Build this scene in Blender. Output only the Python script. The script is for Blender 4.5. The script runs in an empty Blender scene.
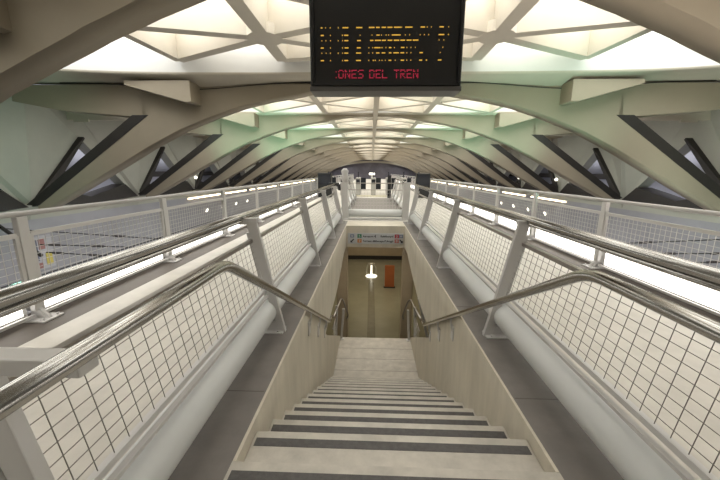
import bpy, bmesh, math, random
from mathutils import Vector
random.seed(7)
PI = math.pi
COL = bpy.context.scene.collection

# ------------------------------------------------------------------ materials
def mat(name, col, rough=.6, metal=0., var=.0, scale=4., bump=0., emit=None, estr=0., col2=None, stretch=None, spec=None):
    m = bpy.data.materials.new(name); m.use_nodes = True
    nt = m.node_tree; b = nt.nodes['Principled BSDF']
    b.inputs['Base Color'].default_value = (*col, 1)
    b.inputs['Roughness'].default_value = rough
    b.inputs['Metallic'].default_value = metal
    if spec is not None: b.inputs['Specular IOR Level'].default_value = spec
    if var > 0 or bump > 0:
        tc = nt.nodes.new('ShaderNodeTexCoord'); mp = nt.nodes.new('ShaderNodeMapping')
        if stretch: mp.inputs['Scale'].default_value = stretch
        nt.links.new(tc.outputs['Object'], mp.inputs['Vector'])
        n = nt.nodes.new('ShaderNodeTexNoise'); n.inputs['Scale'].default_value = scale
        n.inputs['Detail'].default_value = 6; n.inputs['Roughness'].default_value = .65
        nt.links.new(mp.outputs['Vector'], n.inputs['Vector'])
        if var > 0:
            r = nt.nodes.new('ShaderNodeValToRGB')
            c2 = col2 or tuple(c * (1 - var) for c in col)
            r.color_ramp.elements[0].position = .32; r.color_ramp.elements[0].color = (*c2, 1)
            r.color_ramp.elements[1].position = .68; r.color_ramp.elements[1].color = (*col, 1)
            nt.links.new(n.outputs['Fac'], r.inputs['Fac']); nt.links.new(r.outputs['Color'], b.inputs['Base Color'])
        if bump > 0:
            bp = nt.nodes.new('ShaderNodeBump'); bp.inputs['Strength'].default_value = bump; bp.inputs['Distance'].default_value = .02
            nt.links.new(n.outputs['Fac'], bp.inputs['Height']); nt.links.new(bp.outputs['Normal'], b.inputs['Normal'])
    if emit:
        b.inputs['Emission Color'].default_value = (*emit, 1); b.inputs['Emission Strength'].default_value = estr
    return m

M = dict(
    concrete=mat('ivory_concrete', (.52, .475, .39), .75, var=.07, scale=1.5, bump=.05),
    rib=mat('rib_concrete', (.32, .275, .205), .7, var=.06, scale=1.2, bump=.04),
    coffer=mat('coffer_white', (.72, .715, .69), .7, var=.04, scale=2.),
    lattice=mat('lattice_concrete', (.64, .59, .50), .7, var=.05, scale=2.),
    wallpanel=mat('side_panel_concrete', (.40, .395, .34), .75, var=.08, scale=1.2, bump=.05),
    bluewall=mat('trackside_panel', (.33, .33, .355), .7, var=.12, scale=1.0, bump=.05),
    outer=mat('street_wall', (.40, .40, .43), .8, var=.15, scale=.6),
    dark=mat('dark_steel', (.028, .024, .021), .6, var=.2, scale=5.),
    darksill=mat('dark_sill', (.075, .075, .078), .6, var=.2, scale=5.),
    walkway=mat('walkway_terrazzo', (.60, .565, .505), .45, var=.16, scale=3.2, bump=.05),
    ledge=mat('grey_granite', (.205, .185, .17), .55, var=.22, scale=3.5, bump=.05),
    edge=mat('shaded_edge_strip', (.105, .087, .072), .6, var=.25, scale=3.),  # edge strip, colour darkened for the shade below the strip light housings
    joint=mat('granite_joint', (.13, .115, .10), .8),
    wellwall=mat('well_plaster', (.65, .595, .49), .7, var=.2, scale=3., bump=.05, stretch=(1, 1.6, .35)),
    step=mat('step_stone', (.57, .53, .465), .5, var=.26, scale=6., bump=.06),
    grip=mat('grip_strip', (.115, .108, .105), .8, var=.3, scale=30., bump=.2),
    white=mat('white_paint', (.58, .565, .55), .38, var=.04, scale=3.),
    pipe=mat('pipe_paint', (.70, .71, .70), .33, var=.05, scale=2.),
    steel=mat('stainless', (.45, .44, .42), .2, 1.),
    steeld=mat('stainless_bar', (.40, .37, .34), .38, 1., var=.15, scale=4.),
    wire=mat('steel_wire', (.20, .185, .165), .45, .7),
    wirew=mat('white_wire', (.60, .58, .55), .5),
    tube=mat('tube_glow', (1, 1, 1), .5, emit=(1., .965, .90), estr=3.4),
    glaze=mat('skylight_glow', (.9, .9, .85), .6, emit=(1., 1., .985), estr=4.3),
    glazed=mat('skylight_glow_soft', (.9, .9, .85), .6, emit=(1., .99, .95), estr=3.0),
    lamp=mat('lamp_glow', (1, 1, 1), .5, emit=(1., .93, .78), estr=3.0),
    lantern=mat('lantern_glow', (1, 1, 1), .5, emit=(1., .93, .74), estr=1.7),
    strip=mat('cornice_glow', (1, 1, 1), .5, emit=(1., .80, .52), estr=8.),
    black=mat('black_housing', (.012, .012, .013), .45, var=.2, scale=8.),
    screen=mat('board_screen', (.009, .009, .010), .35),
    yellow=mat('amber_led', (.1, .06, .01), .5, emit=(1., .56, .07), estr=.8),
    red=mat('red_led', (.1, .01, .02), .5, emit=(1., .03, .11), estr=.36),
    sign=mat('sign_panel', (.52, .53, .54), .4, var=.03),
    ink=mat('sign_ink', (.03, .03, .035), .5), green=mat('sign_green', (.05, .22, .12), .5),
    orange=mat('sign_orange', (.55, .22, .06), .5), redp=mat('sign_red', (.45, .05, .07), .5),
    brown=mat('sign_rust', (.50, .17, .14), .5), blue=mat('sign_blue', (.14, .18, .30), .5),
    gfloor=mat('polished_floor', (.34, .325, .24), .24, var=.12, scale=1.2),
    reflection=mat('reflection_strip', (.24, .22, .155), .25, var=.2),
    hallwall=mat('hall_wall', (.50, .41, .29), .6, var=.12, scale=2.),
    terracotta=mat('terracotta_panel', (.42, .13, .045), .6, var=.1, scale=3.),
    glassm=mat('lantern_case', (.55, .53, .45), .15, metal=.3),
    yline=mat('yellow_band', (.52, .45, .16), .6, var=.1),
    purple=mat('end_wall', (.19, .18, .22), .8, var=.35, scale=.7),
    trackbed=mat('track_bed', (.22, .22, .24), .9, var=.3, scale=2.),
    cable=mat('cable', (.035, .033, .035), .6), porcelain=mat('insulator', (.05, .04, .04), .4),
    cabinet=mat('gate_cabinet', (.52, .51, .49), .35, metal=.4), smoked=mat('smoked_glass', (.03, .032, .04), .15),
    pred=mat('poster_red', (.28, .13, .12), .6), pyel=mat('poster_yellow', (.50, .42, .10), .6), ppale=mat('poster_pale', (.42, .42, .45), .6), pdark=mat('poster_dark', (.10, .11, .16), .6),
)

# ------------------------------------------------------------------ helpers
class MB:
    def __init__(s): s.bm = bmesh.new(); s.mats = []; s.cur = 0
    def use(s, m):
        if m not in s.mats: s.mats.append(m)
        s.cur = s.mats.index(m); return s
    def face(s, vs, smooth=False):
        try: f = s.bm.faces.new(vs)
        except ValueError: return None
        f.material_index = s.cur; f.smooth = smooth; return f
    def box(s, x0, x1, y0, y1, z0, z1, bev=0):
        v = [s.bm.verts.new((x, y, z)) for z in (z0, z1) for y in (y0, y1) for x in (x0, x1)]
        fs = [s.face([v[i] for i in q]) for q in ((0, 2, 3, 1), (4, 5, 7, 6), (0, 1, 5, 4), (2, 6, 7, 3), (0, 4, 6, 2), (1, 3, 7, 5))]
        if bev:
            es = list({e for f in fs for e in f.edges})
            r = bmesh.ops.bevel(s.bm, geom=es, offset=bev, segments=2, affect='EDGES', profile=.5)
            for f in r['faces']: f.material_index = s.cur
        return s
    def prism(s, poly, axis, a, b, bev=0):
        """poly = 2D points; axis 'X': points are (y,z); 'Y': (x,z); 'Z': (x,y)"""
        def P(p, t): return {'X': (t, p[0], p[1]), 'Y': (p[0], t, p[1]), 'Z': (p[0], p[1], t)}[axis]
        A = [s.bm.verts.new(P(p, a)) for p in poly]; B = [s.bm.verts.new(P(p, b)) for p in poly]
        n = len(poly); fs = [s.face(A), s.face(B[::-1])]
        for i in range(n): fs.append(s.face([A[i], B[i], B[(i + 1) % n], A[(i + 1) % n]]))
        if bev:
            es = list({e for f in fs if f for e in f.edges})
            r = bmesh.ops.bevel(s.bm, geom=es, offset=bev, segments=2, affect='EDGES', profile=.5)
            for f in r['faces']: f.material_index = s.cur
        return s
    def tube(s, path, r, n=12, caps=True, smooth=True, closed=False):
        P = [Vector(p) for p in path]; rings = []; up = None
        for i, p in enumerate(P):
            if i == 0: t = (P[1] - p)
            elif i == len(P) - 1: t = (p - P[i - 1])
            else: t = (P[i + 1] - p).normalized() + (p - P[i - 1]).normalized()
            t.normalize()
            if up is None:
                up = Vector((0, 0, 1)) if abs(t.z) < .9 else Vector((1, 0, 0))
            u = (up - t * up.dot(t)).normalized(); up = u; w = t.cross(u)
            rr = r[i] if isinstance(r, (list, tuple)) else r
            rings.append([s.bm.verts.new(p + u * rr * math.cos(2 * PI * (k + .5) / n) + w * rr * math.sin(2 * PI * (k + .5) / n)) for k in range(n)])
        for a, b in zip(rings, rings[1:]):
            for k in range(n): s.face([a[k], a[(k + 1) % n], b[(k + 1) % n], b[k]], smooth)
        if caps: s.face(rings[0][::-1]); s.face(rings[-1])
        return s
    def bar(s, p, q, w, h):
        """rectangular bar from p to q"""
        p, q = Vector(p), Vector(q); t = (q - p).normalized()
        up = Vector((0, 0, 1)) if abs(t.z) < .95 else Vector((0, 1, 0))
        sd = t.cross(up).normalized(); u = sd.cross(t).normalized()
        v = [s.bm.verts.new(c + sd * a * w / 2 + u * b * h / 2) for c in (p, q) for a, b in ((-1, -1), (1, -1), (1, 1), (-1, 1))]
        for qd in ((3, 2, 1, 0), (4, 5, 6, 7), (0, 1, 5, 4), (1, 2, 6, 5), (2, 3, 7, 6), (3, 0, 4, 7)): s.face([v[i] for i in qd])
        return s
    def lathe(s, prof, c, n=20, smooth=True):
        rings = [[s.bm.verts.new((c[0] + r * math.cos(2 * PI * k / n), c[1] + r * math.sin(2 * PI * k / n), c[2] + z)) for k in range(n)] for r, z in prof]
        for a, b in zip(rings, rings[1:]):
            for k in range(n): s.face([a[k], a[(k + 1) % n], b[(k + 1) % n], b[k]], smooth)
        s.face(rings[0][::-1]); s.face(rings[-1]); return s
    def mesh(s, name, m=None):
        me = bpy.data.meshes.new(name)
        bmesh.ops.recalc_face_normals(s.bm, faces=s.bm.faces[:])
        s.bm.to_mesh(me); s.bm.free()
        for mm in ([m] if m else s.mats): me.materials.append(mm)
        return me
    def obj(s, name, m=None, parent=None, loc=(0, 0, 0)):
        return link(name, s.mesh(name, m), parent, loc)

def link(name, me, parent=None, loc=(0, 0, 0), scale=None):
    o = bpy.data.objects.new(name, me); COL.objects.link(o); o.location = loc
    if scale: o.scale = scale
    if parent: o.parent = parent
    return o
def tag(o, label, cat, group=None, kind=None):
    o['label'] = label; o['category'] = cat
    if group: o['group'] = group
    if kind: o['kind'] = kind
    return o
def thing(name, label, cat, loc=(0, 0, 0), group=None):
    o = bpy.data.objects.new(name, None); COL.objects.link(o); o.location = loc; o.empty_display_size = .1
    return tag(o, label, cat, group)
def struct(o): o['kind'] = 'structure'; return o
ORD = ['first', 'second', 'third', 'fourth', 'fifth', 'sixth', 'seventh', 'eighth', 'ninth', 'tenth', 'eleventh', 'twelfth', 'thirteenth',
       'fourteenth', 'fifteenth', 'sixteenth', 'seventeenth', 'eighteenth', 'nineteenth', 'twentieth', 'twenty-first', 'twenty-second', 'twenty-third',
       'twenty-fourth', 'twenty-fifth', 'twenty-sixth', 'twenty-seventh', 'twenty-eighth', 'twenty-ninth', 'thirtieth']
SIDES = ((-1, 'left'), (1, 'right'))

# ------------------------------------------------------------------ dimensions
BAY = 4.9; RIB0 = 5.09; NB = 14           # rib planes at RIB0 + k*BAY
YEND = RIB0 + 13.3 * BAY
WX = .83                                   # half width of the stair well
WY0, WY1 = 1.44, 9.19                      # well in the floor
SLAB = 3.95

def soffit(x):
    T = [(0, 3.75), (1, 3.725), (1.93, 3.655), (3, 3.49), (3.85, 3.31), (4.75, 3.02), (5.7, 2.66), (6.7, 2.17), (7.7, 1.62), (8.7, 1.08), (9.8, .50), (10.35, .24)]
    x = abs(x)
    for (a, za), (b, zb) in zip(T, T[1:]):
        if x <= b: return za + (zb - za) * (x - a) / (b - a)
    return T[-1][1]

# ------------------------------------------------------------------ ceiling with lens openings
def lens(t, hx=9.3, hy=1.45, n=3.6):
    c, s_ = math.cos(t), math.sin(t)
    return (hx * math.copysign(abs(c) ** (2 / n), c), hy * math.copysign(abs(s_) ** (2 / n), s_))
NL = 120
CY = [RIB0 + (k + .5) * BAY for k in range(-2, NB - 1)]
def near_bay(i): return i <= 2
def lens_of(i, t, grow=0.):
    if i == 2 and math.sin(t) < 0:
        x = lens(t, 9.3 + grow, 1.45, 3.6)[0]
        return (x, -(2.34 + grow * .2) * max(0., 1 - (abs(x) / (9.3 + grow)) ** 2.25))
    if near_bay(i): return lens(t, 9.0 + grow, 1.60 + grow * .3, 3.6)
    return lens(t, 9.0 + grow, 2.12 + grow * .3, 2.5)
def slab_z(i): return SLAB if near_bay(i) else 3.86
def droop(i, x):            # the slab dips towards the ribs around the gussets
    return (.20 if near_bay(i) else .06) * math.exp(-((abs(x) - 5.2) / 1.9) ** 2)
mb = MB(); mb.use(M['concrete'])
for ci, cy in enumerate(CY):
    zb = slab_z(ci)
    def rect(t):
        x, y = lens_of(ci, t); sx, sy = 11.6 / max(abs(x), 1e-6), (BAY / 2) / max(abs(y), 1e-6)
        if sx < sy: return (math.copysign(11.6, x), cy + y * sx * .999, zb)
        xx = x * min(sy, 1.25) if abs(x) < 8.2 else math.copysign(11.6, x)
        return (xx, cy + math.copysign(BAY / 2, y), zb - droop(ci, xx))
    TS = [2 * PI * (k + .5) / NL for k in range(NL)]
    R0 = [mb.bm.verts.new(rect(t)) for t in TS]
    def ring(g, z): return [mb.bm.verts.new((lens_of(ci, t, g)[0], cy + lens_of(ci, t, g)[1], z)) for t in TS]
    R1 = ring(.10, zb); R1b = ring(.03, zb + .015); R2 = ring(0, zb + .06); R3 = ring(0, 5.05)
    for a, b, mm in ((R0, R1, 'concrete'), (R1, R1b, 'concrete'), (R1b, R2, 'concrete'), (R2, R3, 'coffer')):
        mb.use(M[mm])
        for k in range(NL): mb.face([a[k], a[(k + 1) % NL], b[(k + 1) % NL], b[k]], True)
struct(mb.obj('ceiling'))
mb = MB().box(-11.7, 11.7, RIB0 - 2 * BAY, YEND, 5.1, 5.3)
struct(mb.obj('ceiling_upper', M['concrete']))
mb = MB().box(-.085, .085, RIB0 - 2 * BAY, YEND - .5, 3.66, 4.6, .015)
struct(mb.obj('trim_1', M['concrete']))

# skylights
def lattice_mesh(hy, zl, px, nx):
    mb = MB()
    h, w = .80, .20
    z = zl + h / 2
    for s in (-1, 1):
        N = (nx * s, 0, z)
        mb.bar((nx * s, -hy, z), (nx * s, hy, z), w * 1.15, h)
        for q in ((.05 * s, -hy * .62, z), (.05 * s, hy * .62, z), (px * s, hy * .94, z), (px * s, -hy * .94, z)): mb.bar(N, q, w, h - .004)
        for e in (-1, 1): mb.bar((.05 * s, e * hy * .62, z), (nx * s, e * hy * .97, z), w, h - .006)
        mb.bar((px * s, -hy * .97, z), (px * s, hy * .97, z), w * .8, h - .01)
        mb.lathe([(.27, z - h / 2 - .002), (.27, z - h / 2 + .2)], (nx * s, 0, 0), 12, False)
    return mb.mesh('lattice', M['lattice'])
def lattice_near():
    mb = MB(); h, w, zl = .80, .25, 4.22; z = zl + h / 2
    for s in (-1, 1):
        nx, px = 2.4, 5.05; N = (nx * s, 0, z)
        mb.bar((nx * s, -2.2, z), (nx * s, 1.44, z), w * 1.15, h)
        for q in ((.05 * s, -.95, z), (.05 * s, .95, z), (px * s, 1.38, z), (px * s * 1.05, -.72, z)): mb.bar(N, q, w, h - .004)
        mb.bar((.05 * s, .95, z), (nx * s, 1.40, z), w, h - .006); mb.bar((.05 * s, -.95, z), (nx * s, -2.15, z), w, h - .006)
        mb.bar((px * s * 1.06, -1.45, z), (px * s, 1.40, z), w * .8, h - .01)
        mb.lathe([(.38, z - h / 2 - .002), (.38, z - h / 2 + .2)], (nx * s, 0, 0), 12, False)
    return mb.mesh('lattice', M['lattice'])
latn = lattice_near()
lat = {True: lattice_mesh(1.44, 4.22, 5.05, 2.4), False: lattice_mesh(2.1, 3.88, 4.7, 2.07)}
def glaze_mesh(i):
    gm = MB(); gm.bm.faces.new([gm.bm.verts.new((lens_of(i, 2 * PI * (k + .5) / NL)[0] * .99, lens_of(i, 2 * PI * (k + .5) / NL)[1] * .985, 5.02)) for k in range(NL)])
    return gm.mesh('glazing', M['glazed' if i < 2 else 'glaze'])
glz = {True: glaze_mesh(1), False: glaze_mesh(9)}
for i, cy in enumerate(CY):
    if i == 0: lab = 'lens-shaped skylight behind the camera, over the top of the stairs'
    elif i == 1: lab = 'lens-shaped skylight directly overhead, in front of the departure board'
    elif i == 2: lab = 'largest visible lens-shaped skylight with triangular lattice, beside the departure board'
    else: lab = '%s lens-shaped lattice skylight beyond the departure board' % ORD[i - 3]
    t = thing('skylight', lab, 'skylight', (0, cy, 0), 'lens skylights along the vault')
    link('lattice', latn if i == 2 else lat[near_bay(i)], t); link('glazing', glaze_mesh(2) if i == 2 else glz[near_bay(i)], t)

# ------------------------------------------------------------------ ribs
RW = .25
def rib_mesh(bow):
    mb = MB()
    def dy(x): return -bow * math.exp(-(x / 3.3) ** 2)
    def lift(x): return soffit(x) + (.10 * max(0, 1 - (abs(x) / 2.2) ** 2) if not bow else .05 * max(0, 1 - (abs(x) / 4.) ** 2))
    def loft(lo, hi):
        A = [mb.bm.verts.new((x, -RW + dy(x), z)) for x, z in lo]; B = [mb.bm.verts.new((x, -RW + dy(x), z)) for x, z in hi]
        C = [mb.bm.verts.new((x, RW + dy(x), z)) for x, z in lo]; D = [mb.bm.verts.new((x, RW + dy(x), z)) for x, z in hi]
        n = len(lo)
        for i in range(n - 1):
            mb.face([A[i], A[i + 1], B[i + 1], B[i]]); mb.face([C[i + 1], C[i], D[i], D[i + 1]])
            mb.face([A[i + 1], A[i], C[i], C[i + 1]], True); mb.face([B[i], B[i + 1], D[i + 1], D[i]])
        mb.face([A[0], B[0], D[0], C[0]]); mb.face([A[-1], C[-1], D[-1], B[-1]])
    N = 138
    xs = [-10.35 + 20.7 * i / N for i in range(N + 1)]
    lo = [(x, lift(x)) for x in xs]; hi = []
    for x in xs:
        a = abs(x)
        if a <= 6.62: hi.append((x, 3.88))
        else: hi.append((x, max(soffit(x) + .12, 3.06 + (.42 - 3.06) * (a - 6.62) / (10.35 - 6.62))))
    loft(lo, hi)
    for s in (-1, 1):   # cantilever arm towards the side wall
        loft([(s * 6.62, 3.02), (s * 7.2, 3.04), (s * 9.2, 3.2), (s * 10.6, 3.46), (s * 11.3, 3.6)], [(s * q, 3.88) for q in (6.62, 7.2, 9.2, 10.6, 11.3)])
    bmesh.ops.remove_doubles(mb.bm, verts=mb.bm.verts[:], dist=.0005)
    return mb.mesh('arch', M['rib'])
ribm = rib_mesh(0); ribb = rib_mesh(1.08)
def strip_mesh(s):
    mb = MB()
    mb.prism([(s * 6.55, 3.06), (s * 7.02, 3.06), (s * 10.72, .44), (s * 10.30, .44)], 'Y', -RW - .012, RW - .04)
    return mb.mesh('dark_channel', M['dark'])
def gus_mesh(s):
    mb = MB()
    mb.prism([(s * 4.98, 3.84), (s * 4.98, 3.32), (s * 5.12, 3.30), (s * 6.75, 3.74), (s * 6.75, 3.84)], 'Y', -RW - .55, -RW + .02)
    return mb.mesh('gusset', M['rib'])
stm = {s: strip_mesh(s) for s in (-1, 1)}; gum = {s: gus_mesh(s) for s in (-1, 1)}
def joint_mesh():
    mb = MB()
    xs = [-9 + 18 * i / 72 for i in range(73)]
    mb.tube([(x, -RW - .004, SLAB - .022 - .20 * math.exp(-((abs(x) - 5.2) / 1.9) ** 2) * .93) for x in xs], .014, 4)
    return mb.mesh('joint_line', M['dark'])
joint = joint_mesh()
for k in range(-1, NB - 1):
    y = RIB0 + k * BAY
    if k == -1: lab = 'concrete arched rib right above the camera at the top of the stairs'
    elif k == 0: lab = 'huge brown concrete rib cutting across both upper corners, nearest in view'
    elif k == 1: lab = 'wide concrete rib crossing just behind the departure board'
    else: lab = '%s slender concrete rib beyond the departure board' % ORD[k - 1]
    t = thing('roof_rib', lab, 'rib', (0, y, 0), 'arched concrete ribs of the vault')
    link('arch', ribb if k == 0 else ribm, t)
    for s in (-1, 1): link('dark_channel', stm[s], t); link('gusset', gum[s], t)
    if k == 1: link('joint_line', joint, t)

# ------------------------------------------------------------------ side walls with pointed openings
YW0 = RIB0 - 2 * BAY
for s, side in SIDES:
    mb = MB(); mb.use(M['wallpanel'])
    def V(x, y, z): return mb.bm.verts.new((s * x, y, z))
    for k in range(-2, NB - 1):
        yb = RIB0 + k * BAY; ym = yb + BAY / 2; y2 = yb + BAY
        def reveal(a, b):
            mb.face([V(*a), V(*b), V(a[0] + .45, a[1], a[2]), V(b[0] + .45, b[1], b[2])][0:2] + [V(b[0] + .45, b[1], b[2]), V(a[0] + .45, a[1], a[2])])
        B0 = (10.95, yb + .12, .46); B1 = (10.95, y2 - .12, .46); A = (11.1, ym, 2.7); D = (11.0, ym - .2, .27)
        T0 = (10.35, yb, 3.97); T1 = (10.35, y2, 3.97); TA = (11.25, ym, 3.97); C0 = (10.8, yb, .46); C1 = (10.8, y2, .46)
        L0 = (10.95, yb, -.05); L1 = (10.95, y2, -.05); LM = (10.95, ym, -.05)
        for poly in ((C0, B0, A, TA, T0), (A, B1, C1, T1, TA), (C0, L0, LM, D, B0), (D, LM, L1, C1, B1)):
            mb.face([V(*p) for p in poly])
        for a, b in ((B0, A), (A, B1), (B1, D), (D, B0)): reveal(a, b)
    struct(mb.obj('wall_' + side))
    mb = MB().box(s * 10.95 if s > 0 else -11.3, 11.3 if s > 0 else -10.95, YW0, YEND, -5.6, -.05)
    struct(mb.obj('wall_%s_lower' % side, M['bluewall']))
    mb = MB().box(16 if s > 0 else -16.4, 16.4 if s > 0 else -16, YW0, YEND, -2.5, 6)
    mb2 = mb.obj('wall_%s_outer' % side, M['outer']); struct(mb2)
    mb = MB().box(11.3 if s > 0 else -16.4, 16.4 if s > 0 else -11.3, YW0, YEND, -2.7, -2.5)
    struct(mb.obj('trim_2' if s < 0 else 'trim_3', M['outer']))
    for k in range(-1, NB - 1):
        yb = RIB0 + k * BAY; ym = yb + BAY / 2; y2 = yb + BAY
        n = (k + 2) + (0 if s < 0 else NB)
        # dark tapering edge on the near side and dark kinked sill
        mb = MB()
        def tri(pts, x0, x1):
            a = [mb.bm.verts.new((s * x0, y, z)) for y, z in pts]; b = [mb.bm.verts.new((s * x1, y, z)) for y, z in pts]
            mb.face(a); mb.face(b[::-1])
            for i in range(len(pts)): mb.face([a[i], b[i], b[(i + 1) % len(pts)], a[(i + 1) % len(pts)]])
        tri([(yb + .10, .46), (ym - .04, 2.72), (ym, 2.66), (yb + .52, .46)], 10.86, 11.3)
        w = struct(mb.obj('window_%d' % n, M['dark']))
        mb = MB()
        tri([(yb + .10, .36), (yb + .80, .86), (ym - .2, .52), (ym - .2, .26)], 10.80, 11.42)
        tri([(y2 - .10, .36), (y2 - .80, .92), (ym - .2, .52), (ym - .2, .26)], 10.80, 11.42)
        mb.obj('sill', M['dark'], w)
        mb = MB().box(*(sorted((s * 8.6, s * 11.25))), ym - .45, ym - .2, 3.26, 3.68)
        mb.box(*(sorted((s * 10.2, s * 10.75))), ym - .50, ym - .43, 3.18, 3.30)
        mb.obj('outrigger', M['concrete'], w)

# far beams in the street seen through the openings
for s, side in SIDES:
    for j, (z, h) in enumerate(((1.1, .35), (2.6, .22))):
        mb = MB().box(*(sorted((s * 14.6, s * 15.0))), YW0, YEND, z, z + h, .02)
        o = struct(mb.obj('trim_%d' % (4 + j + (0 if s < 0 else 2)), M['dark'] if j == 0 else M['white']))

# end walls
mb = MB().box(-17, 17, YEND, YEND + .3, -5.6, 6); struct(mb.obj('wall_back', M['purple']))
mb = MB().box(-17, 17, YW0 - .3, YW0, -5.6, 6); struct(mb.obj('wall_front', M['wallpanel']))
# arched end portal
mb = MB()
P = [(11 * math.cos(PI * i / 40), -.3 + 4.0 * math.sin(PI * i / 40)) for i in range(41)]
Q = [(10.2 * math.cos(PI * i / 40), -.3 + 3.62 * math.sin(PI * i / 40)) for i in range(41)]
for a in range(40):
    mb.prism([P[a], P[a + 1], Q[a + 1], Q[a]], 'Y', YEND - .8, YEND - .2)
struct(mb.obj('trim_8', M['concrete']))

# ------------------------------------------------------------------ floor deck
FY0, FY1 = -4.6, YEND
mb = MB()
def slab(x0, x1, y0, y1, m, z1=0., z0=-.35):
    mb.use(M[m]); mb.box(x0, x1, y0, y1, z0, z1)
for s in (-1, 1):
    a, b = sorted((s * 1.42, s * 3.18)); slab(a, b, FY0, FY1, 'walkway')
    a, b = sorted((s * 3.18, s * 3.78)); slab(a, b, FY0, FY1, 'edge')
    a, b = sorted((s * (WX + .02), s * 1.42)); slab(a, b, FY0, WY1 + .9, 'ledge')
slab(-WX - .02, WX + .02, FY0, WY0, 'step'); slab(-WX - .02, WX + .02, WY1 + .05, WY1 + .9, 'wellwall'); slab(-1.42, 1.42, WY1 + .9, 13.2, 'walkway')
for s in (-1, 1):
    a, b = sorted((0, s * 1.42)); slab(a, b, 13.2, 19.2, 'ledge')
slab(-1.42, 1.42, 19.2, FY1, 'walkway')
mb.use(M['joint'])
for s in (-1, 1):
    for yy in (2.0, 3.55, 5.1, 6.65, 8.2):
        a, b = sorted((s * (WX + .03), s * 1.42)); mb.box(a, b, yy, yy + .006, -.02, .0015)
struct(mb.obj('floor'))

# stair well walls (plaster) 
SL = .577
for s, side in SIDES:
    poly = [(WY0, .003), (WY1 + .34, .003), (WY1 + .34, -.60), (9.1, -.60), (8.4, -.60), (7.4, -.80), (6.4, -.97), (5.6, -1.0), (4.95, -.98),
            (4.80, -1.03), (5.0, -1.16), (7.2, -2.34), (7.2, -2.62), (4.6, -2.62), (WY0, -.6)]
    mb = MB(); a, b = sorted((s * WX, s * (WX + .018)))
    mb.prism(poly, 'X', a, b)
    a, b = sorted((s * (WX + .016), s * (WX + .14)))
    mb.prism([(y, min(z, -.352)) for y, z in poly], 'X', a, b)
    struct(mb.obj('wall_stair_' + side, M['wellwall']))
mb = MB().box(-WX, WX, WY1 + .001, WY1 + .35, -.62, .002); struct(mb.obj('trim_9', M['wellwall']))

# stairs
st = thing('staircase', 'pale stone staircase with dark grip strips descending into the well', 'staircase', (0, WY0, 0))
def step(y_nose, z, depth_back, first=False):
    mb = MB().box(-WX + .001, WX - .001, y_nose - depth_back, y_nose, z - .20 if not first else z - .09, z, .006)
    o = mb.obj('step', M['step'], st, (0, -WY0, 0))
    g = MB().box(-WX + .02, WX - .02, y_nose - .115, y_nose - .055, z - .004, z + .0025).obj('grip_strip', M['grip'], o)
    return o
ys, zs = 1.745, -.085
step(ys, zs, .32, True)
for k in range(1, 13):
    ys += .31; zs -= .1785
    step(ys, zs, .34)
LZ = zs - .155
# grip strip on the floor edge itself
MB().box(-WX, WX, WY0 - .115, WY0 - .055, -.004, .0025).obj('grip_strip', M['grip'], st, (0, -WY0, 0))
LY0, LY1 = ys, 7.22
lo = MB().box(-WX + .002, WX - .002, LY0 - .02, LY1, LZ - .22, LZ, .006).obj('landing', M['step'], st, (0, -WY0, 0))
mb = MB()
for i in range(1, 4): mb.box(-WX, WX, LY0 + i * .42, LY0 + i * .42 + .006, LZ - .01, LZ + .001)
mb.obj('joint', M['joint'], lo)
for s, side in SIDES:
    struct(MB().box(*(sorted((s * (WX + .142), s * 2.4))), LY0 - .02, LY1, LZ - .22, LZ).obj('floor_landing_' + side, M['step']))
    struct(MB().box(*(sorted((s * (WX + .002), s * (WX + .14)))), 7.2, LY1, LZ - .22, LZ).obj('trim_10' if s < 0 else 'trim_11', M['step']))
mb = MB().prism([(WY0, -.28), (5.3, -2.5), (5.3, -2.75), (WY0, -.6)], 'X', -WX + .01, WX - .01)
mb.obj('soffit', M['wellwall'], st, (0, -WY0, 0))

# ------------------------------------------------------------------ lower hall
HZ = -5.5
mb = MB().box(-3.4, 3.4, 1.0, 26, HZ - .2, HZ); struct(mb.obj('floor_lower', M['gfloor']))
for s, side in SIDES:
    mb = MB().box(*(sorted((s * 3.4, s * 3.6))), 1.0, 26, HZ, -.36); struct(mb.obj('wall_hall_' + side, M['hallwall']))
mb = MB().box(-3.6, 3.6, 26, 26.2, HZ, -.36); struct(mb.obj('wall_hall_back', M['hallwall']))
mb = MB().box(-3.6, 3.6, .8, 1.0, HZ, -.36); struct(mb.obj('wall_hall_front', M['hallwall']))
mb = MB().box(-3.3, 3.3, 25.9, 26, HZ, HZ + .30); struct(mb.obj('baseboard_back', M['dark']))
for s, side in SIDES:
    mb = MB().box(*(sorted((s * .80, s * 1.12))), WY1 + .02, WY1 + .32, HZ, -.62, .02)
    o = mb.obj('hall_pillar', M['hallwall']); tag(o, '%s square brown pillar below the direction sign at the landing edge' % side, 'pillar', 'pillars under the sign beam')
tp = MB().box(.76, 1.34, 19.3, 19.4, HZ + .05, HZ + 1.42, .01).obj('terracotta_panel', M['terracotta'])
tag(tp, 'terracotta orange upright panel down in the lower hall', 'panel')
tpf = MB().box(.70, 1.40, 19.25, 19.45, HZ, HZ + .06).obj('foot', M['dark'], tp)
refl = MB().box(-.24, .12, 11.2, 20.2, HZ, HZ + .004).obj('floor_reflection', M['reflection']); tag(refl, 'dark narrow reflection strip painted on the lower hall floor, below the lantern', 'painted strip')  # dark reflection in the polished floor, painted in as a thin strip
la = thing('floor_lantern', 'glowing glass lantern with vertical tube standing in the lower hall', 'lamp', (-.06, 21.5, HZ))
MB().lathe([(.36, .0), (.39, .02), (.39, .05), (.34, .07)], (0, 0, 0)).obj('glowing_base', M['lantern'], la)
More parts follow.
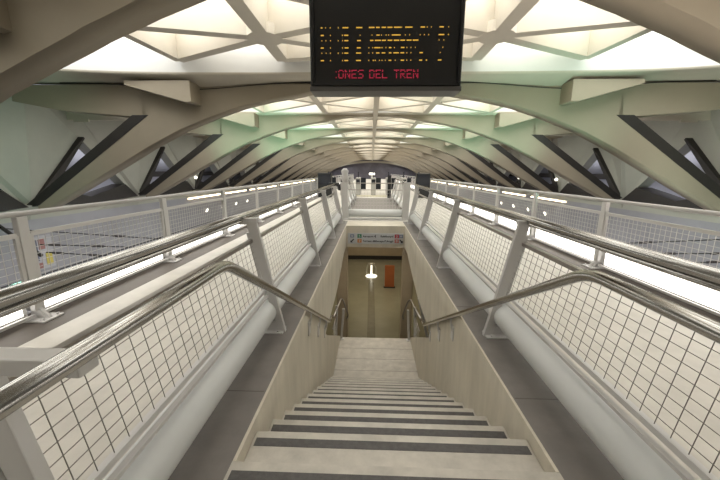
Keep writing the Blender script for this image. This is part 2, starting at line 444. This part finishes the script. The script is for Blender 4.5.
MB().lathe([(.06, .07), (.06, .85)], (0, 0, 0), 12).obj('tube', M['lantern'], la)
mb = MB()
for k in range(10):
    a = 2 * PI * k / 10; mb.tube([(.36 * math.cos(a), .36 * math.sin(a), .12), (.34 * math.cos(a), .34 * math.sin(a), .6), (.24 * math.cos(a), .24 * math.sin(a), .86)], .012, 6)
mb.lathe([(.26, .86), (.30, .88), (.2, .95), (.05, .97)], (0, 0, 0)); mb.obj('cage', M['glassm'], la)

# ------------------------------------------------------------------ wire mesh helper
def wires(mb, o, u, v, nu, nv, r):
    """grid of wires on parallelogram o + a*u + b*v ; nu wires parallel to v, nv wires parallel to u"""
    o, u, v = Vector(o), Vector(u), Vector(v); n = u.cross(v).normalized() * r
    for i in range(1, nu): p = o + u * (i / nu); mb.tube([p + n, p + v + n], r, 4, False, False)
    for j in range(1, nv): p = o + v * (j / nv); mb.tube([p - n, p + u - n], r, 4, False, False)
def frame(mb, o, u, v, w, d=None):
    o, u, v = Vector(o), Vector(u), Vector(v); d = d or w
    a, b, c, e = o, o + u, o + u + v, o + v
    for p, q in ((a, b), (b, c), (c, e), (e, a)): mb.bar(p, q, d, w)

# ------------------------------------------------------------------ stair-well balustrades
IPY = [.70, 2.89, 5.14, 7.39, 9.64]
HZR = 1.108
def inner_post(s):
    mb = MB()
    # tapering leaning flat post
    pts = [(.935, 0), (1.015, 0), (1.255, 1.06), (1.30, 1.10), (1.19, 1.10), (1.165, 1.03)]
    pts = [(.935, 0.0), (1.01, 0.0), (1.245, 1.03), (1.245, 1.09), (1.165, 1.09)]
    mb.prism([(s * x, z) for x, z in pts], 'Y', -.022, .022, .004)
    # flange behind carrying the mesh panels
    mb.prism([(s * x, z) for x, z in [(1.06, .30), (1.13, .30), (1.27, .95), (1.215, .95)]], 'Y', .022, .05)
    return mb.mesh('post', M['white'])
def inner_plate(s):
    mb = MB(); a, b = sorted((s * .95, s * 1.22))
    mb.box(a, b, -.07, .07, 0, .014, .004)
    mb.prism([(s * .98, .012), (s * 1.18, .012), (s * 1.12, .10), (s * 1.02, .10)], 'Y', -.012, .012)
    for dx in (1.0, 1.17):
        for dy in (-.045, .045): mb.lathe([(.012, .012), (.012, .026)], (s * dx, dy, 0), 8, False)
    return mb.mesh('base_plate', M['white'])
def inner_arm(s):
    mb = MB()
    mb.prism([(s * x, z) for x, z in [(1.15, 1.055), (1.30, 1.03), (1.325, 1.045), (1.325, 1.085), (1.15, 1.095)]], 'Y', -.03, .03, .004)
    return mb.mesh('handrail_bracket', M['white'])
PB = (1.125, .405); PT = (1.215, .885)
def inner_panel(s, L):
    mb = MB(); mb.use(M['steeld'])
    mb.bar((s * PT[0], 0, PT[1]), (s * PT[0], L, PT[1]), .035, .03)
    mb.use(M['white'])
    mb.bar((s * PB[0], 0, PB[1]), (s * PB[0], L, PB[1]), .03, .03)
    mb.bar((s * (PB[0] - .03), 0, PB[1] - .045), (s * (PB[0] - .03), L, PB[1] - .045), .03, .02)
    for y in (.01, L - .01): mb.bar((s * PB[0], y, PB[1]), (s * PT[0], y, PT[1]), .012, .03)
    return mb.mesh('mesh_panel')
def inner_wire(s, L):
    mb = MB(); wires(mb, (s * PB[0], 0, PB[1]), (0, L, 0), (s * (PT[0] - PB[0]), 0, PT[1] - PB[1]), max(2, int(L / .078)), 9, .0018)
    return mb.mesh('wire_mesh', M['wire'])
for s, side in SIDES:
    t = thing('stair_balustrade', 'white leaning mesh balustrade along the %s edge of the stairwell' % side, 'balustrade', (s * .95, 0, 0), 'balustrades around the stairwell')
    off = (-s * .95, 0, 0)
    HX = 1.235 if s > 0 else 1.285
    pm, bpm, am = inner_post(s), inner_plate(s), inner_arm(s)
    for y in IPY:
        if y < 1 and s < 0: y = .76
        p = link('post', pm, t, (-s * .95, y, 0)); link('base_plate', bpm, p); link('handrail_bracket', am, p)
    L = 2.25 - .07; me, we = inner_panel(s, L), inner_wire(s, L)
    for y in IPY[:-1]:
        p = link('mesh_panel', me, t, (-s * .95, y + .035, 0)); link('wire_mesh', we, p)
    mb = MB().box(*(sorted((s * .80, s * 1.2))), .655, .715, 1.03, 1.075, .006); mb.obj('rail_arm', M['white'], t, off)
    p = link('mesh_panel', inner_panel(s, 2.0), t, (-s * .95, IPY[0] - 2.04, 0)); link('wire_mesh', inner_wire(s, 2.0), p)
    p = link('mesh_panel', inner_panel(s, .62), t, (-s * .95, IPY[-1] + .035, 0)); link('wire_mesh', inner_wire(s, .62), p)
    MB().tube([(s * 1.125, -1.4, .2), (s * 1.125, 10.18, .2)], .11, 28).obj('base_pipe', M['pipe'], t, off)
    mb = MB().tube([(s * HX, -1.4, HZR), (s * HX, 10.4, HZR)], .028, 14); mb.tube([(s * HX, -1.4, HZR - .043), (s * HX, 10.4, HZR - .043)], .014, 10)
    mb.obj('handrail', M['steel'], t, off)

# far end of the stairwell
t = thing('end_balustrade', 'white barrier with thick pipe closing the far end of the stairwell', 'balustrade', (0, 10.5, 0))
for s in (-1, 1):
    mb = MB().prism([(s * .84, -.12), (s * 1.04, -.12), (s * 1.10, 1.18), (s * .88, 1.18)], 'Y', -.12, -.02, .01)
    mb.obj('corner_post', M['white'], t)
MB().tube([(-1.0, .02, .2), (1.0, .02, .2)], .125, 28).obj('base_pipe', M['pipe'], t)
MB().box(-1.0, 1.0, -.16, .12, -.13, .04, .01).obj('kerb', M['white'], t)
for z in (1.15, .94): MB().tube([(-1.05, 0, z), (1.05, 0, z)], .014, 8).obj('rail', M['steeld'], t)
mb = MB(); wires(mb, (-.95, .02, .35), (1.9, 0, 0), (0, 0, .58), 19, 6, .003); mb.obj('wire_mesh', M['wirew'], t)

# ------------------------------------------------------------------ stair handrails
def smooth_path(pts, r=.12, n=5):
    P = [Vector(p) for p in pts]; out = [P[0]]
    for a, b, c in zip(P, P[1:], P[2:]):
        d1, d2 = (a - b), (c - b); k = min(r, d1.length * .45, d2.length * .45)
        p, q = b + d1.normalized() * k, b + d2.normalized() * k
        for i in range(n + 1):
            u = i / n; out.append(p * (1 - u) ** 2 + b * 2 * u * (1 - u) + q * u * u)
    out.append(P[-1]); return out
for s, side in SIDES:
    yb = 1.375 if s > 0 else 1.43
    xr = .80; ye, ze = (5.3, -1.09) if s > 0 else (5.12, -.97)
    t = thing('stair_handrail', 'stainless steel handrail bending down the %s side of the stairs' % side, 'handrail', (s * xr, yb, 0), 'handrails down the stairs')
    off = (-s * xr, -yb, 0)
    path = [(s * xr, -.6, 1.088), (s * xr, yb, 1.088), (s * xr, ye, ze), (s * xr, ye + .25, ze - .02)]
    mb = MB().tube(smooth_path(path, .10), .026, 18)
    o = mb.obj('rail', M['steel'], t, off)
    # brackets on the plaster wall
    for f in (.55, .72, .88):
        y = yb + (ye - yb) * f; z = 1.088 + (ze - 1.088) * f; x = xr
        mb = MB(); mb.tube(smooth_path([(s * x, y, z - .02), (s * (x - .0), y, z - .10), (s * (WX - .005), y + .01, z - .19)], .04), .011, 8)
        mb.box(*(sorted((s * (WX - .012), s * (WX + .002)))), y - .045, y + .055, z - .29, z - .12, .004)
        mb.obj('bracket', M['white'], t, off)

# railings on the landing where the side flights start
for s, side in SIDES:
    t = thing('landing_railing', 'short white-posted railing on the %s of the lower landing' % side, 'railing', (s * .95, 6.0, LZ), 'railings on the landing')
    off = (-s * .95, -6.0, -LZ)
    def leanpost(y, x0, x1, ztop, w=.05):
        mb = MB().prism([(s * x0, LZ), (s * (x0 + w), LZ), (s * (x1 + w), ztop), (s * x1, ztop)], 'Y', y - .02, y + .02, .003); mb.obj('post', M['white'], t, off)
        MB().box(*(sorted((s * (x0 - .04), s * (x0 + .1)))), y - .06, y + .06, LZ, LZ + .012).obj('base_plate', M['white'], t, off)
    leanpost(6.9, 1.20, .92, -1.24, .06); leanpost(7.04, .90, .86, -1.5, .06); leanpost(7.14, .775, .72, -1.62, .05)
    mb = MB().tube(smooth_path([(s * .80, 5.62, -1.13), (s * .80, 7.12, -1.36), (s * .76, 7.24, -1.44), (s * .66, 7.5, -1.95), (s * .70, 7.55, -2.05)], .08), .020, 12); mb.obj('handrail', M['steeld'], t, off)
    for z in (-1.72, -2.24):
        MB().tube([(s * .90, 6.3, z), (s * .90, 7.14, z)], .015, 8).obj('rail', M['steeld'], t, off)
    mb = MB(); wires(mb, (s * .90, 6.3, -2.24), (0, .84, 0), (0, 0, .52), 8, 5, .0022); mb.obj('wire_mesh', M['wirew'], t, off)

# ------------------------------------------------------------------ outer railings and floor-level strip lights
OX = 3.545; OY0, OSP = 3.05, 2.235
NOP = 30
OPY = [OY0 + (i - 2) * OSP for i in range(NOP)]
def outer_post():
    mb = MB().box(-.03, .03, -.05, .05, .10, 1.06, .006)
    mb.prism([(-.05, .10), (.05, .10), (.08, .0), (-.08, 0)], 'Y', -.02, .02)
    return mb.mesh('post', M['white'])
def outer_plate(s):
    mb = MB(); a, b = sorted((-s * .16, s * .06)); mb.box(a, b, -.11, .11, 0, .018, .004)
    for dx in (-.12, .03):
        for dy in (-.08, .08): mb.lathe([(.013, .016), (.013, .034)], (s * dx, dy, 0), 8, False)
    mb.prism([(-s * .13, .018), (s * .0, .018), (s * .0, .12), (-s * .03, .12)], 'Y', -.015, .015)
    return mb.mesh('base_plate', M['white'])
opm = outer_post()
GL = OSP - .13
def outer_panel():
    mb = MB(); frame(mb, (0, 0, .385), (0, GL, 0), (0, 0, .495), .045, .03)
    mb.bar((0, -.02, .05), (0, GL + .02, .05), .03, .03); mb.bar((0, -.02, .335), (0, GL + .02, .335), .03, .025)
    return mb.mesh('mesh_panel', M['white'])
opn = outer_panel()
mb = MB(); wires(mb, (0, 0, .39), (0, GL, 0), (0, 0, .485), 28, 7, .0030); owm = mb.mesh('wire_mesh', M['wirew'])
mb = MB(); wires(mb, (0, 0, .06), (0, GL, 0), (0, 0, .27), 42, 5, .0018); owl = mb.mesh('lower_wire', M['wirew'])
lh = MB().box(-.02, .16, 0, GL, .05, .345, .01).mesh('housing', M['white'])
for s, side in SIDES:
    t = thing('outer_railing', 'long white mesh railing on the outer %s edge of the walkway' % side, 'railing', (s * OX, 0, 0), 'outer railings of the walkways')
    bpm = outer_plate(s)
    for y in OPY:
        p = link('post', opm, t, (0, y, 0)); link('base_plate', bpm, p)
    for y in OPY[:-1]:
        p = link('mesh_panel', opn, t, (0, y + .065, 0)); link('wire_mesh', owm, p); link('lower_wire', owl, p)
    MB().tube([(0, OPY[0] - .1, 1.085), (0, OPY[-1] + .1, 1.085)], .027, 14).obj('top_rail', M['white'], t)
    for i, y in enumerate(OPY[:-1]):
        far = i - 1
        lab = ('fluorescent strip light low on the %s railing, beside the camera' % side) if i == 0 else ('%s glowing strip light along the foot of the %s outer railing' % (ORD[i - 1], side))
        L = thing('strip_light', lab, 'strip light', (s * (OX + .07), y + .065, 0), 'strip lights along the outer railings')
        hm = link('housing', lh, L, (0 if s > 0 else 0, 0, 0), (s, 1, 1))
        mb = MB().box(*(sorted((-s * .032, -s * .018))), .05, GL - .05, .075, .32); mb.obj('diffuser', M['tube'], L)

# ------------------------------------------------------------------ trackside: floor, cornice lights, lamps, wires
mb = MB().box(-11, 11, YW0, YEND, -6.0, -5.72); struct(mb.obj('floor_tracks', M['trackbed']))
for s, side in SIDES:
    for i in range(9):
        y = 19.0 + i * 5.0
        L = thing('cornice_light', '%s long tube light on the %s trackside wall under the window sills' % (ORD[i], side), 'tube light', (s * 10.9, y, -.12), 'tube lights under the side windows')
        MB().box(*(sorted((0, s * .1))), 0, 4.2, -.05, .09, .01).obj('housing', M['white'], L)
        MB().tube([(-s * .03, .05, 0), (-s * .03, 4.15, 0)], .032, 10).obj('tube', M['strip'], L)
    for i, y in enumerate((21.0, 23.3, 25.7, 28.1)):
        L = thing('wall_spotlight', '%s small angled spotlight fixed on the %s trackside wall' % (ORD[i], side), 'spotlight', (s * 10.9, y, -1.02), 'spotlights on the trackside walls')
        MB().tube([(s * .1, 0, .12), (-s * .1, -.05, .02)], .03, 8).obj('arm', M['white'], L)
        MB().tube([(-s * .1, -.12, -.07), (-s * .1, .06, .07)], .05, 12).obj('bulb', M['lamp'], L)
    for i, y in enumerate((19.4, 24.1) if s < 0 else (19.6, 24.5)):
        L = thing('round_lamp', '%s round globe lamp on the %s side among the rib feet' % (ORD[i], side), 'lamp', (s * 10.5, y, 1.12), 'globe lamps at the rib feet')
        MB().lathe([(.01, -.09), (.06, -.065), (.09, 0), (.06, .065), (.01, .09)], (0, 0, 0), 16).obj('globe', M['lamp'], L)
        MB().tube([(0, 0, -.07), (s * .1, .0, -.7), (s * .3, 0, -.75)], .035, 8).obj('stem', M['dark'], L)
    # overhead line equipment
    W = thing('overhead_wires', 'dark overhead line wires with insulators beyond the %s railing' % side, 'cable', (s * 8, 8.6, -1), 'overhead line wires at both sides')
    off = (-s * 8, -8.6, 1)
    yy = 9.0
    def span(a, b, ins):
        mb = MB().tube([a, b], .014, 6); mb.obj('wire', M['cable'], W, off)
        A, B = Vector(a), Vector(b)
        for u in ins:
            c = A.lerp(B, u); d = (B - A).normalized(); mb = MB()
            for j in range(-3, 4): mb.tube([c + d * (j * .05 - .012), c + d * (j * .05 + .012)], .035, 8)
            mb.obj('insulator', M['porcelain'], W, off)
    span((s * 10.9, yy, -.15), (s * 5.95, yy, -.42), (.72, .98))
    span((s * 9.75, yy, -.62), (s * 5.9, yy, -.68), (.12, .45, .85))
    span((s * 9.6, yy, -.85), (s * 5.95, yy, -1.02), (.1, .4, .95))
    span((s * 6.0, yy, -.40), (s * 6.0, yy, -1.06), (.2, .6))
    span((s * 7.0, -3, -.95), (s * 7.0, 60, -.95), ())
    span((s * 6.6, -3, -.55), (s * 6.6, 60, -.35), ())
    mb = MB().bar((s * 10.9, yy, -.05), (s * 9.7, yy - .05, -.95), .07, .07); mb.obj('bracket_arm', M['dark'], W, off)
po = MB().box(-10.95, -10.92, 9.7, 10.5, -1.7, -.6).obj('wall_poster', M['ppale'])
tag(po, 'small colourful poster with yellow and red patches on the left trackside wall', 'poster')
MB().box(-10.92, -10.912, 9.78, 10.0, -1.4, -.7).obj('dark_patch', M['pdark'], po)
MB().box(-10.92, -10.912, 10.05, 10.25, -1.05, -.7).obj('red_patch', M['pred'], po)
MB().box(-10.92, -10.912, 10.22, 10.44, -1.6, -1.2).obj('yellow_patch', M['pyel'], po)
MB().box(-10.92, -10.912, 9.85, 10.1, -1.66, -1.48).obj('red_patch', M['pred'], po)

# ------------------------------------------------------------------ departure board
BY, BW, BZ0, BZ1 = 3.3, .70, 2.255, 3.16
d = thing('departure_board', 'black hanging train departure board with amber and red lettering', 'display board', (-.014, BY, BZ0))
MB().box(-BW, BW, 0, .24, 0, BZ1 - BZ0, .015).obj('housing', M['black'], d)
mb = MB(); frame(mb, (-BW + .03, -.008, .06), (2 * BW - .06, 0, 0), (0, 0, .80), .05, .02); mb.obj('bezel', M['black'], d)
MB().box(-BW + .06, BW - .06, -.006, .004, .085, .835).obj('screen', M['screen'], d)
MB().box(-BW - .005, BW + .005, -.01, .25, -.012, .03, .006).obj('base_strip', mat('board_strip', (.10, .095, .09), .5), d)
for x in (-.45, .45): MB().box(x - .03, x + .03, .09, .15, BZ1 - BZ0, 3.95 - BZ0).obj('hanger', M['black'], d)
# picture-row lettering: positions along the 148-pixel face, face spans x 312..460 (bottom) 
def bx_(u4, v): # u4 in the four-times enlarged crop; v = row height above the base in metres
    x = 300 + u4 / 4
    k = (v / (BZ1 - BZ0)); xl = 311.8 - 2.2 * k; xr = 460.3 + 4.2 * k
    return -BW + 2 * BW * (x - xl) / (xr - xl)
def vz(yp): return (89.6 - yp) / 89.6 * .745
ROWS = [
 (26.75, '88-95 106-108 124-127 156-158 174-197 228-252 278-300 306-320 328-345 351-370 376-403 405-407 420-448 480-497 504-507 520-523 553-570 587-590'),
 (34.25, '88-100 125-128 172-176 181-197 242-245 289-292 308-320 326-329 344-347 354-357 368-402 419-422 436-439 477-480 493-496 510-513 550-572 586-590'),
 (39.5, '91-94 107-110 125-128 156-159 173-176 182-197 232-246 283-296 302-325 329-345 352-370 376-397 402-420 426-445 450-472 551-554 569-572'),
 (46.75, '88-100 125-128 173-176 183-198 231-246 277-280 292-295 300-324 328-332 344-347 357-367 377-380 404-418 426-429 442-445 459-462 566-569'),
 (52., '91-94 108-111 125-128 156-159 173-176 182-197 228-248 277-280 292-295 307-320 329-343 357-367 375-396 403-417 426-429 442-445 477-490 556-559'),
 (59.5, '88-101 125-128 173-176 182-197 228-247 277-280 294-298 302-306 319-322 329-332 342-345 356-367 381-384 404-417 426-429 442-445 476-488 502-507 549-563')]
for yp, segs in ROWS:
    mb = MB(); v = vz(yp)
    for sg in segs.split():
        a, b = (float(q) for q in sg.split('-'))
        step_ = 4.15; n = max(1, round((b - a) / step_)); w = (b - a) / n
        for i in range(n):
            x0, x1 = bx_(a + i * w + .35, v), bx_(a + (i + 1) * w - .2, v)
            mb.box(x0, max(x1, x0 + .005), -.0085, -.006, v - .0045, v + .0045)
    mb.obj('amber_text', M['yellow'], d)
F57 = {'O': ['01110', '10001', '10001', '10001', '10001', '10001', '01110'], 'N': ['10001', '11001', '11001', '10101', '10011', '10011', '10001'],
       'E': ['11111', '10000', '10000', '11110', '10000', '10000', '11111'], 'S': ['01111', '10000', '10000', '01110', '00001', '00001', '11110'],
       'D': ['11110', '10001', '10001', '10001', '10001', '10001', '11110'], 'L': ['10000'] * 6 + ['11111'], 'T': ['11111'] + ['00100'] * 6,
       'R': ['11110', '10001', '10001', '11110', '10100', '10010', '10001'], 'I': ['01110'] + ['00100'] * 5 + ['01110']}
mb = MB(); zt, zb = vz(68.9), vz(78.0); ph = (zt - zb) / 7
def red_word(w, a, b):
    n = len(w) * 6 - 1
    for ci, ch in enumerate(w):
        for r, row in enumerate(F57[ch]):
            if r == 2: continue
            for c, on in enumerate(row):
                if on == '1':
                    v = zt - (r + .5) * ph
                    x0, x1 = bx_(a + (b - a) * (ci * 6 + c) / n, v), bx_(a + (b - a) * (ci * 6 + c + .93) / n, v)
                    mb.box(x0, x1, -.0085, -.006, v - ph * .36, v + ph * .36)
red_word('ONES', 158, 258); red_word('DEL', 281, 352); red_word('TREN', 378, 474)
for v in (vz(71), vz(77)): mb.box(bx_(148, v), bx_(151, v), -.0085, -.006, v - .005, v + .005)
mb.obj('red_text', M['red'], d)

# ------------------------------------------------------------------ direction sign on the beam
def text_mesh(txt, size, align='LEFT', bold=.0):
    cu = bpy.data.curves.new('t', 'FONT'); cu.body = txt; cu.size = size; cu.align_x = align; cu.extrude = .001; cu.offset = bold; cu.resolution_u = 3
    ob = bpy.data.objects.new('t', cu); COL.objects.link(ob)
    bpy.context.view_layer.update()
    me = bpy.data.meshes.new_from_object(ob.evaluated_get(bpy.context.evaluated_depsgraph_get()))
    bpy.data.objects.remove(ob); bpy.data.curves.remove(cu)
    return me
sg = thing('direction_sign', 'pale grey metro direction sign with arrows on the beam over the stairs', 'sign', (0, WY1 - .012, -.36))
MB().box(-.79, .79, 0, .011, -.155, .155, .003).obj('panel', M['sign'], sg)
def stext(txt, x, z, al, m, size=.115):
    me = text_mesh(txt, size, al, .002); me.materials.append(m)
    o = link('lettering', me, sg, (x, -.003, z)); o.rotation_euler = (PI / 2, 0, 0)
stext('Aeroport', -.36, .035, 'LEFT', M['ink'], .078); stext('Torrent Av.', -.36, -.10, 'LEFT', M['ink'], .078)
stext('Rafelbunyol', .51, .04, 'RIGHT', M['ink'], .078); stext('Alboraya-P.Aragó', .51, -.10, 'RIGHT', M['ink'], .078)
for x, z, m, t_ in ((-.50, .07, 'green', '5'), (-.50, -.07, 'orange', '7'), (.56, .07, 'redp', '3'), (.56, -.07, 'brown', '9')):
    MB().box(x - .012, x + .108, -.003, .001, z - .055, z + .055).obj('line_badge', M[m], sg)
    stext(t_, x + .048, z - .038, 'CENTER', M['sign'], .10)
for x in (-.66, .73):
    MB().box(x - .055, x + .055, -.003, .001, .025, .115).obj('metro_mark', M['blue'], sg)
    stext('M', x, .04, 'CENTER', M['sign'], .085)
for s, x in ((-1, -.66), (1, .73)):
    mb = MB(); mb.prism([(x + s * .05, -.12), (x + s * .05, -.055), (x - s * .015, -.12)], 'Y', -.003, .0)
    mb.prism([(x - s * .055, -.035), (x - s * .03, -.012), (x + s * .035, -.08), (x + s * .01, -.1)], 'Y', -.003, .0); mb.obj('arrow', M['ink'], sg)
mb = MB().prism([(.10 + dx, .045 + dz) for dx, dz in ((0, .02), (.03, .03), (.05, .06), (.065, .06), (.055, .03), (.07, .02), (.055, .01), (.065, -.02), (.05, -.02), (.03, .01))], 'Y', -.003, 0)
mb.bm.transform(__import__('mathutils').Matrix.Translation((-.15, 0, 0))); mb.obj('plane_mark', M['ink'], sg)

# ------------------------------------------------------------------ things further along the deck
# second stairwell beyond the first
t = thing('far_balustrade', 'pair of white balustrades flanking the grey strip beyond the end barrier', 'balustrade', (0, 16, 0))
for s in (-1, 1):
    for y in (-2.6, -.9, .8, 2.5):
        MB().prism([(s * .93, 0), (s * 1.01, 0), (s * 1.25, 1.09), (s * 1.17, 1.09)], 'Y', y - .03, y + .03).obj('post', M['white'], t)
    MB().tube([(s * 1.12, -2.8, .2), (s * 1.12, 2.9, .2)], .11, 20).obj('base_pipe', M['pipe'], t)
    MB().tube([(s * 1.25, -2.8, 1.1), (s * 1.25, 2.9, 1.1)], .03, 12).obj('handrail', M['steel'], t)
    mb = MB(); wires(mb, (s * 1.12, -2.6, .4), (0, 5.1, 0), (s * .09, 0, .48), 50, 6, .003); mb.obj('wire_mesh', M['wirew'], t)
o = MB().box(-1.25, 1.25, 20.6, 20.9, 0, .02, .004).obj('warning_strip', M['yline']); tag(o, 'yellow floor band crossing the deck before the ticket gates', 'floor band')
# ticket gates
for i in range(7):
    x = -3.0 + i * 1.0
    g = thing('ticket_gate', '%s ticket gate cabinet from the left in the row across the far deck' % ORD[i], 'ticket gate', (x, 21.6, 0), 'ticket gates across the deck')
    MB().box(-.16, .16, 0, 1.5, 0, 1.12, .03).obj('cabinet', M['cabinet'], g)
    MB().box(-.12, .12, -.012, .0, .72, 1.02).obj('reader_panel', M['smoked'], g)
    MB().box(-.02, .02, .5, 1.0, 1.02, 1.5, .005).obj('glass_fin', M['smoked'], g)
    MB().box(.13, .5, .7, .73, .35, 1.1, .01).obj('flap', M['smoked'], g)
kb = thing('gate_lamp', 'bright lamp box on a white stand at the middle of the gate line', 'lamp', (-.1, 23.9, 0))
MB().box(-.06, .06, -.06, .06, 0, 1.3, .01).obj('stand', M['white'], kb)
MB().box(-.2, .2, -.10, .10, 1.28, 1.42, .01).obj('lamp', M['lamp'], kb)
o = MB().box(.82, 1.02, 19.5, 19.7, 0, 1.25, .01).obj('bollard', M['black']); tag(o, 'slim black post standing right of centre before the ticket gates', 'post')
MB().box(.80, 1.04, 19.48, 19.72, 1.25, 1.3, .005).obj('cap', M['black'], o)
for i, (s, side) in enumerate(SIDES):
    b = thing('ticket_machine', 'dark-screened ticket machine at the %s end of the gate line' % side, 'ticket machine', (s * 2.9, 19.6, 0), 'ticket machines beside the gates')
    MB().box(-.4, .4, 0, .5, 0, 1.42, .03).obj('cabinet', M['black'], b)
    MB().box(-.34, .34, -.012, 0, .75, 1.32).obj('screen', M['smoked'], b)
# little fixtures on the left end post
w = thing('white_fixture', 'small white cone-shaped fixture on top of the left end post', 'fixture', (-.96, 10.43, 1.181))
MB().lathe([(.05, 0), (.10, .03), (.13, .16), (.09, .22), (.12, .34), (.05, .42)], (0, 0, 0), 14).obj('body', M['white'], w)
MB().tube([(0, 0, .05), (.2, .02, .10), (.26, .02, .2)], .03, 8).obj('arm', M['white'], w)
c = thing('security_camera', 'small black camera fixed to the left end post of the stairwell barrier', 'camera', (-1.22, 10.66, 1.08))
MB().box(-.28, .06, -.08, .08, -.05, .07, .02).obj('body', M['black'], c)
MB().lathe([(.05, -.2), (.08, -.16), (.09, -.04), (.05, 0)], (.08, 0, .03), 12).obj('lens', M['black'], c)

# ------------------------------------------------------------------ lights
def area(name, loc, rot, size, power, col, sy=None):
    l = bpy.data.lights.new(name, 'AREA'); l.energy = power; l.color = col; l.size = size
    if sy: l.shape = 'RECTANGLE'; l.size_y = sy
    o = bpy.data.objects.new(name, l); COL.objects.link(o); o.location = loc; o.rotation_euler = rot; return o
# unseen area lights added to brighten the lower hall, tracks and street
area('hall_fill', (0, 11.5, -.6), (0, 0, 0), 2.5, 22, (1, .88, .64), 3)
area('hall_fill', (0, 17, -1.6), (0, 0, 0), 3, 85, (1, .87, .62), 4)
area('hall_fill', (0, 23, -1.2), (math.radians(20), 0, 0), 2.5, 50, (1, .88, .66), 2)
area('landing_fill', (0, 7.9, -.72), (0, 0, 0), 1.2, 11, (1, .88, .66))
for s in (-1, 1):
    area('track_fill', (s * 5.2, 9, -1.2), (0, -s * math.radians(65), 0), .6, 240, (.97, .97, 1.0), 18)
    area('street_fill', (s * 12.6, 16, 5.2), (0, s * math.radians(-40), 0), 1.5, 1000, (.93, .93, 1.0), 24)
GREEN = (.44, 1., .72)  # for unseen floods added to tint ribs and side panels
def spot(name, loc, target, power, deg, col):
    l = bpy.data.lights.new(name, 'SPOT'); l.energy = power; l.color = col; l.spot_size = math.radians(deg); l.spot_blend = .8; l.shadow_soft_size = .25
    o = bpy.data.objects.new(name, l); COL.objects.link(o); o.location = loc
    o.rotation_euler = (Vector(target) - Vector(loc)).to_track_quat('-Z', 'Y').to_euler(); return o
spot('green_fill', (4.4, 6.2, .3), (4.6, 9.7, 3.3), 400, 75, GREEN)
spot('green_fill', (4.8, 11.2, .3), (5., 14.7, 3.2), 520, 70, GREEN)
spot('green_fill', (-4.8, 11.2, .3), (-5., 14.7, 3.2), 640, 70, GREEN)
spot('green_fill', (-4.8, 16.2, .3), (-4.6, 19.6, 3.2), 820, 70, GREEN)
spot('green_fill', (4.8, 16.2, .3), (4.6, 19.6, 3.2), 560, 70, GREEN)
spot('warm_fill', (4.2, .6, .3), (4.6, 4.6, 3.2), 620, 85, (1., .90, .80))  # unseen light added to brighten the nearest rib on the right
spot('green_fill', (-6.5, 5.5, -.6), (-10.8, 8.0, 2.4), 240, 80, GREEN)
spot('green_fill', (6.5, 6.5, -.6), (10.8, 9.5, 2.4), 520, 90, (.80, 1., .84))
w = bpy.data.worlds.new('World'); bpy.context.scene.world = w; w.use_nodes = True
w.node_tree.nodes['Background'].inputs[0].default_value = (.5, .55, .7, 1); w.node_tree.nodes['Background'].inputs[1].default_value = .05

# ------------------------------------------------------------------ camera
cam = bpy.data.cameras.new('Camera'); co = bpy.data.objects.new('Camera', cam); COL.objects.link(co)
cam.sensor_width = 36; cam.lens = 328.5 / 720 * 36; cam.clip_start = .05; cam.clip_end = 300
yaw, pit, roll = .0333, .2052, .0053
from mathutils import Matrix
fw = Vector((-math.sin(yaw) * math.cos(pit), math.cos(yaw) * math.cos(pit), -math.sin(pit))); rt = Vector((math.cos(yaw), math.sin(yaw), 0)); up = rt.cross(fw)
r2 = rt * math.cos(roll) + up * math.sin(roll); u2 = up * math.cos(roll) - rt * math.sin(roll)
m = Matrix((r2, u2, -fw)).transposed().to_4x4(); m.translation = (-.132, 0, 1.504); co.matrix_world = m
sc = bpy.context.scene; sc.camera = co
sc.view_settings.view_transform = 'Standard'; sc.view_settings.look = 'None'; sc.view_settings.gamma = 1; sc.view_settings.exposure = 0
